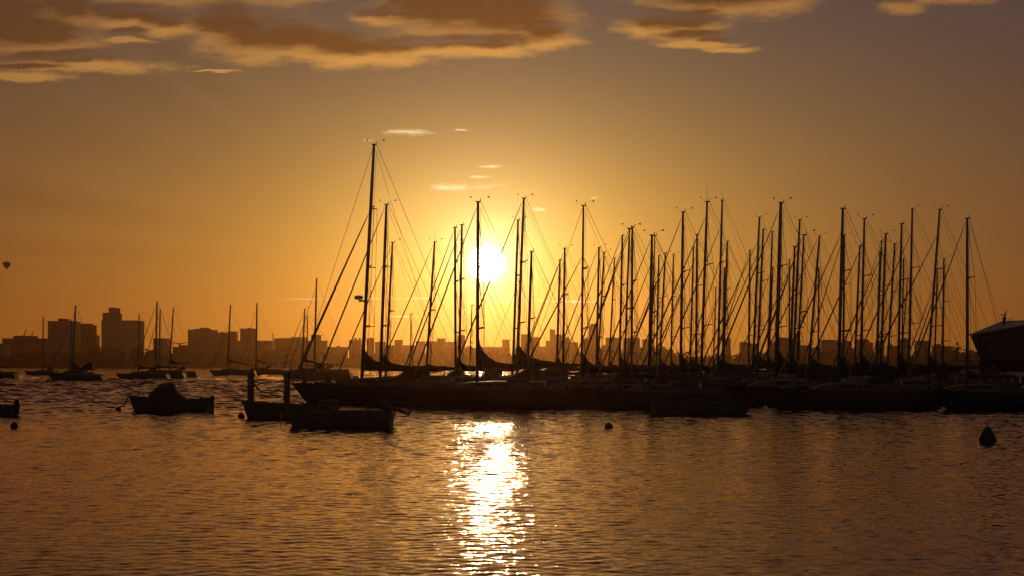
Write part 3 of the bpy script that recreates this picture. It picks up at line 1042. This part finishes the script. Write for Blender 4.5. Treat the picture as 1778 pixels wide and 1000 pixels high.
# covered boat on the left with its hump of tarpaulin
rootA, LA, BA, zbA, zsA, YA = dinghy('small covered boat with a humped dark tarpaulin, roped to its own buoy', 224, 366.5, 713.6, 688, 693.5)
cx = (224 + 366.5) / 2
prof = [(252, 693), (263, 690.5), (264.8, 679), (273, 671), (280, 666.3), (291, 667), (298, 664), (301, 665.3), (303, 674), (314, 684), (327, 694)]
tarp = MB()
rr = []
for px, py in prof:
    x, z = (px - cx) * YA / F, wz(py, YA)
    zb_ = zsA - .02
    hw = BA * .47
    rr.append([Vector((x, hw, zb_ - .08)), Vector((x, hw * .93, zb_ + (z - zb_) * .45)), Vector((x, hw * .6, zb_ + (z - zb_) * .85)), Vector((x, hw * .18, z)),
               Vector((x, -hw * .18, z)), Vector((x, -hw * .6, zb_ + (z - zb_) * .85)), Vector((x, -hw * .93, zb_ + (z - zb_) * .45)), Vector((x, -hw, zb_ - .08))])
tarp.rings(rr)
tarp.build('tarpaulin', CANVAS[2], rootA)
MB().tube([(-LA / 2 + .66, .1, zbA - .1), (-LA / 2 + .66, .1, zbA + .17)], .015, 5).build('cleat_post', STEEL, rootA)
outboard(rootA, LA / 2 - .06, 0, zsA - .18, .0, .8)
# long open boat behind with engine box at its stern
rootB, LB, BB, zbB, zsB, YB = dinghy('open boat with motor box at its stern, second row under the two piles', 420, 586, 725.5, 696, 704.5, rake=.07)
cxB = (420 + 586) / 2
x0, x1 = (552 - cxB) * YB / F, (586 - cxB) * YB / F
MB().prism([(x0, .1), (x1 - .06, .1), (x1, wz(704, YB)), (x1 - .02, wz(693, YB)), (x0 + .06, wz(694, YB)), (x0, wz(702, YB))], -.45, .45).build('engine_box', CANVAS[2], rootB, bevel=.04)
# nearest open boat with tilted outboard
rootC, LC, BC, zbC, zsC, YC = dinghy('nearest open boat with outboard motor tilted up over its stern', 499, 684, 739.5, 715.5, 714.5, rake=.055, paint=mat('dark painted dinghy', (.05, .07, .10), .45))
outboard(rootC, LC / 2 - .1, .05, zsC + .02, -1.15, 1.15)
MB().box(LC / 2 - .26, LC / 2 - .06, -.2, .22, .2, zsC + .17).build('motor_bracket', BLACK, rootC, bevel=.03)
MB().tube([(LC / 2 - .02, -.5, .1), (LC / 2 + .03, -.5, zsC - .05)], .02, 5).build('stern_cleat', STEEL, rootC)
# low punt moored against the marina hulls
rootD, LD, BD, zbD, zsD, YD = dinghy('long low open boat lying against the dark marina hulls with its bow to the right', 1131, 1309, 718.6, 696.5, 699, bow=1, rake=.1, paint=mat('dark painted dinghy', (.05, .07, .10), .45))
MB().box(.55, 1.3, -BD * .3, BD * .3, zsD - .06, zsD + .03).build('bow_cover', CANVAS[0], rootD, bevel=.02)
# boat cut by the left edge
rootE, LE, BE, zbE, zsE, YE = dinghy('open boat cut off by the left photo edge with small outboard upright', -75, 28, 721, 700, 703.5)
outboard(rootE, LE / 2 - .12, 0, zsE - .1, .12, .8)


# ------------------------------------------------------------------ buoys and ropes
def ball_buoy(label, px, ywl, r, group='mooring buoys on the water', material=None):
    Y = depth(ywl)
    t = thing('mooring_buoy', label, 'buoy', (wx(px, Y), Y, 0), 0, group)
    rm = r * Y / F
    prof = [(max(.004, rm * math.sin(math.pi * k / 12)), rm * .35 - rm * math.cos(math.pi * k / 12)) for k in range(13)]
    MB().lathe(prof, n=18).build('float', material or RUBBER, t, smooth=True)
    ring = MB().tube([(rm * .22 * math.cos(q), 0, rm * 1.4 + rm * .22 * math.sin(q)) for q in (2 * math.pi * k / 10 for k in range(11))], rm * .06, 5)
    ring.build('lifting_ring', STEEL, t)
    return t, Y


ball_buoy('round dark buoy floating alone right of the sun glitter', 1057, 742.5, 7.2)
ball_buoy('round dark buoy under the left edge boat', 24.6, 740.5, 6.3)
ball_buoy('tiny buoy between the left moored yachts and the left edge boat', 62, 665.5, 3)
ball_buoy('tiny dark float touching the water before the large cabin yacht', 84, 658, 2.6)
ball_buoy('small float just above the peak of the tarpaulin covered boat', 299.5, 662, 3)
ball_buoy('tiny float below the leftmost bow of the moored cluster', 200, 657, 2.4)
_, YbA = ball_buoy('low buoy roped to the bow of the tarpaulin covered boat', 205.5, 712.3, 5)
_, YbB = ball_buoy('round buoy hanging under the bow of the second row open boat', 419, 724.3, 6)
_, YbF = ball_buoy('pale buoy by the bow of the low open boat against the marina', 1329, 710.5, 5, material=WHITE)


def rope(label, pts, r):
    o = MB().tube(pts, r, 6).build('mooring_rope', ROPE, smooth=True)
    return tag(o, label, 'rope', 'mooring ropes')


A0 = Vector((wx(224, YA), YA, zbA))
rope('thick weedy rope drooping from the tarpaulin boat down to its buoy', [A0 + Vector((.05, 0, .02)), A0 + Vector((-.06, -.02, -.02)), A0 + Vector((-.13, -.05, -.25)), A0 + Vector((-.2, -.1, -.4)),
                                                                          A0 + Vector((-.38, -.2, -.48)), Vector((wx(205.5, YbA), YbA, .12))], .035)
B0 = Vector((wx(420, YB), YB, zbB))
rope('thin rope straight down from the second row boat to its hanging buoy', [B0 + Vector((.04, 0, 0)), B0 + Vector((-.03, 0, 0)), Vector((wx(419, YbB), YbB, .18))], .014)
C0 = Vector((wx(487, 39.5), 39.5, 0))
rope('thin line dropping into the water left of the nearest boat bow', [Vector((wx(488, 41.2), 41.2, .42)), C0 + Vector((0, 0, .1)), C0 + Vector((-.01, 0, -.2))], .012)

# conical mark on the right
Yk = depth(765)
t = thing('conical_buoy', 'cone shaped channel buoy with a short pole on top, alone at lower right', 'buoy', (wx(1714.5, Yk), Yk, 0))
u = Yk / F
MB().lathe([(.02, -.1), (13 * u, -.08), (14.6 * u, .02), (14.8 * u, 3 * u), (13.6 * u, 7 * u), (11 * u, 13 * u), (7 * u, 20 * u), (3 * u, 24.5 * u), (.6 * u, 25.5 * u)], n=24).build('float', mat('weathered buoy paint', (.02, .025, .02), .7), t, smooth=True)
MB().tube([(0, 0, 25 * u), (.01, 0, 30.5 * u)], 1.1 * u, 6).build('top_pole', STEEL, t)
MB().lathe([(14.9 * u, -.02), (15.4 * u, .01), (15.3 * u, 2.2 * u), (14.7 * u, 2.6 * u)], n=24).build('rubber_skirt', BLACK, t)


# ------------------------------------------------------------------ piles
def pile(label, px, Y, ytop, w, head=True, lean=0.0):
    t = thing('mooring_pile', label, 'pile', (wx(px, Y), Y, 0), 0, 'timber mooring piles')
    r = w * Y / F / 2
    zt = wz(ytop, Y)
    rnd = random.Random(int(px))
    rr = []
    for k in range(9):
        z = -.8 + (zt + .8) * k / 8
        rr.append([((r * (1.04 - .06 * k / 8) + rnd.uniform(-.008, .008)) * math.cos(q) + lean * z, (r * (1.04 - .06 * k / 8) + rnd.uniform(-.008, .008)) * math.sin(q), z) for q in (2 * math.pi * j / 14 for j in range(14))])
    MB().rings(rr).build('post', TIMBER, t, smooth=True)
    if head:
        MB().lathe([(r * 1.02, zt - .1), (r * 1.1, zt - .08), (r * 1.1, zt + .005), (r * .7, zt + .07), (.02, zt + .1)], (lean * zt, 0, 0), 14).build('pile_cap', mat('pile cap metal', (.2, .2, .19), .5, .5), t)
    b = MB()
    for k in range(2):
        z = zt * .55 + k * .3
        b.lathe([(r * 1.03, z), (r * 1.08, z + .01), (r * 1.08, z + .07), (r * 1.03, z + .08)], (lean * z, 0, 0), 14)
    b.build('iron_band', STEEL, t)
    return t


pile('thick timber pile, left of the front pair with rope strung between them', 435.5, 64.5, 644, 11.6)
pile('slightly tilted timber pile with a ring on its head, right of the front pair', 497.6, 66, 644.5, 11.2, lean=.03)
pile('short pile behind the big bow, nearer the ringed pile', 528.5, 88, 652, 9)
pile('short pile behind the big bow, between the bow and the radar mast', 570, 88, 651, 10)
pile('squat flat pile just left of the radar mast foot', 618, 72, 652, 10, head=False)
rg = MB().tube([(.42 * math.cos(q) * .45, 0, .28 + .3 * math.sin(q)) for q in (2 * math.pi * k / 16 for k in range(17))], .03, 6)
o = rg.build('lifebuoy', WHITE)
o.location = (wx(501.5, 66), 65.75, wz(643.5, 66))
tag(o, 'pale ring hooked on the head of the tilted pile', 'life ring')
p0, p1 = Vector((wx(441, 64.5), 64.5, wz(666, 64.5))), Vector((wx(492.5, 66), 66, wz(679, 66)))
rope('heavy sagging rope strung from the left pile to the tilted pile', [p0.lerp(p1, q) + Vector((0, 0, -.34 * math.sin(math.pi * min(1, q * 1.2) ** .8))) for q in (0, .08, .16, .24, .32, .4, .55, .7, .85, 1)], .045)
for k, (px, Y, yt) in enumerate(((846, 73.5, 640), (1012, 70, 641), (1228, 71.5, 640), (1331, 63, 650), (1536, 62.6, 646), (1622, 58.6, 650))):
    pile('timber pile half lost among the marina hulls, straight below the sun' if k == 0 else f'timber pile half lost among the marina hulls, {ORD(k)} rightward of the sun', px, Y, yt, 9)

# ------------------------------------------------------------------ motor boat under a cover at lower right
Ym = 54.0
wl = yline(Ym)
t = thing('covered_motorboat', 'low dark motorboat with sloping canvas cover in front of the clubhouse', 'motorboat', (wx(1625, Ym), Ym, 0), 0)
Lm = (1815 - 1625) * Ym / F
rings, sheer = hull(Lm, 0, 2.1, .85, .12, transom=.0)
h = MB().rings(rings, closed=False)
h.add(rings[-1], [tuple(range(len(rings[-1])))])
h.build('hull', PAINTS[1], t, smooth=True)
rr = []
for px, py in ((1630, 683), (1650, 681), (1680, 679), (1715, 676), (1738, 671), (1746, 669), (1760, 676), (1776, 684), (1808, 688)):
    x = wx(px, Ym) - wx(1625, Ym)
    b, z = at_sheer(sheer, x)
    zt = wz(py, Ym)
    zt = max(zt, z + .04)
    rr.append([Vector((x, b * q, z - .03 + (zt - z + .03) * (1 - abs(q) ** 2.2))) for q in (1.02, .85, .55, .2, -.2, -.55, -.85, -1.02)])
MB().rings(rr).build('canvas_cover', CANVAS[2], t)
MB().rings([[Vector((x, s * b * 1.0 + s * .03, z + dz)) for x, b, z in sheer[1:]] for s, dz in ((1, 0), (1, .05))], closed=False, cap=False).build('rub_rail', BLACK, t)

# ------------------------------------------------------------------ clubhouse on its piles
Yc = 74.0
cX = lambda px, Y=Yc: wx(px, Y) - wx(1750, Yc)
t = thing('clubhouse', 'dark wedge shaped building with jutting front, sloping roof and a mast, beyond the last yacht', 'building', (wx(1750, Yc), Yc, 0))
zz = lambda py, Y=Yc: wz(py, Y)
wallm = mat('dark cladding boards', (.06, .055, .05), .7, 0, .25, 2)
roofm = mat('weathered zinc roof', (.30, .29, .28), .55, .2, .2, .6)
T0 = (cX(1685.5), 0, zz(583.5)); T1 = (cX(1803), 0, zz(560.5))
b0, b1 = (cX(1702.5), 0, zz(624)), (cX(1803), 0, zz(626))
Yb = 6.5
R0 = (cX(1742, Yc + Yb), Yb, zz(560, Yc + Yb)); R1 = (cX(1803, Yc + Yb), Yb, zz(557.5, Yc + Yb))
c0 = (cX(1728, Yc + Yb), Yb, zz(624, Yc + Yb)); c1 = (cX(1803, Yc + Yb), Yb, zz(624, Yc + Yb))
mb = MB()
lo = .06
mb.add([T0, T1, b1, b0, R0, R1, c1, c0], [(0, 1, 2, 3), (5, 4, 7, 6), (4, 0, 3, 7), (1, 5, 6, 2), (3, 2, 6, 7)])
mb.build('upper_storey', wallm, t)
up = lambda p, d=(0, 0, 0): (p[0] + d[0], p[1] + d[1], p[2] + .03 + d[2])
q = [up(T0, (-.1, -.12, 0)), up(T1, (.1, -.12, 0)), up(R1, (.1, .1, 0)), up(R0, (-.06, .1, 0))]
MB().add(q + [(a, b, c + .12) for a, b, c in q], [(3, 2, 1, 0), (4, 5, 6, 7), (0, 1, 5, 4), (1, 2, 6, 5), (2, 3, 7, 6), (3, 0, 4, 7)]).build('roof', roofm, t)
bx0 = cX(1706)
low = MB()
zf = 1.02
for x0_, x1_ in ((bx0, cX(1741)), ):
    low.box(x0_, x1_, .5, Yb - .3, zf, b0[2] - .01)
low.box(cX(1741), cX(1803), 1.8, Yb - .3, zf, b0[2] - .012)
low.build('lower_storey', wallm, t)
wf = mat('white painted joinery', (.82, .81, .78), .5, 0, .1)
pl = MB()
for a, b_, z0, z1 in ((1741, 1748, 682, 649), (1748, 1759.5, 682, 668), (1759.5, 1762.5, 682, 650), (1748, 1759.5, 651, 646), (1762.5, 1803, 653.5, 645), (1773, 1778, 684, 653.6), (1788, 1792, 684, 653.6)):
    pl.box(cX(a), cX(b_), 1.55, 1.7, zz(z0), zz(z1))
pl.build('white_panelling', wf, t)
for a, b_, z1 in ((1748.3, 1759.2, 651.2), (1762.8, 1772.7, 653.8), (1778.3, 1787.7, 653.8)):
    d = MB().box(cX(a), cX(b_), 1.6, 1.66, zf, zz(z1)).build('door', GLASS, t)
    MB().box(cX(a) + .05, cX(a) + .08, 1.57, 1.595, zf + .5, zf + .65).build('door_handle', STEEL, d)
for px, py in ((1692.5, 586.3), (1707, 586), (1715, 586)):
    MB().lathe([(.01, -.05), (.06, -.04), (.08, 0), (.06, .04), (.01, .05)], (cX(px), -.06, zz(py)), 10).build('lamp_globe', WHITE, t)
for px in (1715, 1745, 1775, 1800):
    MB().tube([(cX(px), .9, -1), (cX(px), .9, zf - .2)], .14, 10).build('support_post', TIMBER, t)
    MB().tube([(cX(px), Yb - .8, -1), (cX(px), Yb - .8, zf - .2)], .14, 10).build('support_post', TIMBER, t)
MB().box(bx0 - 1.2, cX(1806), -.6, Yb + .2, zf - .2, zf - .004).build('deck_platform', mat('jetty planks', (.14, .11, .08), .9, 0, .3, 3), t)
xm, ym = cX(1745, Yc + 4), 4.0
zr = zz(566, Yc + 4)
ms = MB().tube([(xm - .1, ym, zr), (xm - .02, ym, zz(548, Yc + 4)), (xm + .1, ym, zz(536.5, Yc + 4))], [.09, .06, .02], 6).build('roof_mast', BLACK, t)
MB().tube([(xm - .32, ym, zz(546, Yc + 4)), (xm + .05, ym, zz(545.5, Yc + 4))], .03, 5).build('mast_arm', BLACK, ms)
MB().box(xm - .16, xm + .04, ym - .1, ym + .1, zz(556, Yc + 4), zz(550, Yc + 4)).build('mast_box', BLACK, ms)
for px in (1752.5, 1758):
    x = cX(px, Yc + 5)
    MB().tube([(x, 5, zz(560, Yc + 5)), (x - .03, 5, zz(553.5, Yc + 5)), (x + .12, 5, zz(552, Yc + 5))], .022, 5).build('roof_lamp', BLACK, t)

# harbour beacon
Yq = 420.0
t = thing('harbour_beacon', 'beacon platform on a pole with round lamp on top, left of the clubhouse', 'beacon', (wx(1662, Yq), Yq, 0))
v = Yq / F
MB().tube([(0, 0, -1), (0, 0, wz(604, Yq))], [2.2 * v, 1.6 * v], 8).build('column', TINWORK, t)
MB().box(-6.5 * v, 5.5 * v, -1, 1, wz(605, Yq), wz(602.3, Yq)).build('platform', TINWORK, t)
rl = MB()
for a in (-6, -2, 2, 5.2):
    rl.tube([(a * v, -.9, wz(602.3, Yq)), (a * v, -.9, wz(598.6, Yq))], .07, 4)
rl.tube([(-6 * v, -.9, wz(598.6, Yq)), (5.2 * v, -.9, wz(598.6, Yq))], .07, 4)
rl.build('railing', STEEL, t)
MB().tube([(.2 * v, 0, wz(602.3, Yq)), (.2 * v, 0, wz(597, Yq))], .8 * v, 6).build('lamp_stem', BLACK, t)
MB().lathe([(.02, -.45), (.38, -.28), (.5, 0), (.38, .28), (.02, .45)], (.2 * v, 0, wz(595.5, Yq)), 12).build('lamp', BLACK, t)

# ------------------------------------------------------------------ sky visitors
Yh = 1150.0
t = thing('hot_air_balloon', 'tiny hot air balloon floating above the skyline at far left', 'balloon', (wx(11.5, Yh), Yh, wz(461, Yh)))
q = Yh / F
MB().lathe([(.9 * q, -6.2 * q), (2.2 * q, -5 * q), (4.3 * q, -2.6 * q), (6.0 * q, .4 * q), (6.4 * q, 2.4 * q), (5.7 * q, 4.3 * q), (3.4 * q, 5.7 * q), (.05, 6.2 * q)], n=24).build('envelope', mat('balloon cloth', (.25, .06, .03), .7), t, smooth=True)
MB().box(-.7 * q, .7 * q, -.7 * q, .7 * q, -8.2 * q, -7.1 * q).build('basket', TIMBER, t)
rp = MB()
for a in (-1, 1):
    for b_ in (-1, 1):
        rp.tube([(a * .6 * q, b_ * .6 * q, -7.1 * q), (a * .6 * q, b_ * .6 * q, -6.1 * q)], .1 * q, 4)
rp.build('basket_lines', ROPE, t)


def gull(label, px, py, Y, s):
    t = thing('seabird', label, 'bird', (wx(px, Y), Y, wz(py, Y)), .4, 'birds high in the sky')
    MB().lathe([(.01, -.5), (.09, -.25), (.13, 0), (.1, .2), (.07, .32), (.01, .45)], n=8).build('body', mat('gull plumage', (.3, .3, .3), .8), t)
    t.children[0].rotation_euler = (0, R(90), 0)
    for sd in (-1, 1):
        MB().add([(-.12, 0, .05), (.15, 0, .05), (.1, sd * .6, .3), (-.1, sd * 1.3, .15), (-.16, sd * .6, .26), (-.12, 0, .02), (.15, 0, .02), (.1, sd * .6, .27), (-.1, sd * 1.3, .12), (-.16, sd * .6, .23)],
                 [(0, 1, 2, 4), (4, 2, 3), (6, 5, 9, 7), (7, 9, 8), (1, 6, 7, 2), (2, 7, 8, 3), (5, 0, 4, 9), (9, 4, 3, 8)]).build('wing', mat('gull plumage', (.3, .3, .3), .8), t)
    t.scale = (s, s, s)


gull('speck of a bird against the left cloud edge', 33, 121, 260, .55)
gull('dark speck of a bird under the upper right cloud', 1247, 10, 280, .5)

# ------------------------------------------------------------------ evening haze over the bay
HAZE = dict(density=.00014, color=(1.0, .52, .2), g=.88)
mb = MB().box(-1440, 1440, -60, 2590, -2.0, 128)
hz = mb.build('haze', bpy.data.materials.new('evening haze'))
kind(hz, 'stuff')
hm = hz.data.materials[0]
hm.use_nodes = True
for n in list(hm.node_tree.nodes):
    if n.type == 'BSDF_PRINCIPLED':
        hm.node_tree.nodes.remove(n)
pv = hm.node_tree.nodes.new('ShaderNodeVolumePrincipled')
pv.inputs['Color'].default_value = (*HAZE['color'], 1)
pv.inputs['Density'].default_value = HAZE['density']
pv.inputs['Anisotropy'].default_value = HAZE['g']
hm.node_tree.links.new(pv.outputs[0], [n for n in hm.node_tree.nodes if n.type == 'OUTPUT_MATERIAL'][0].inputs['Volume'])
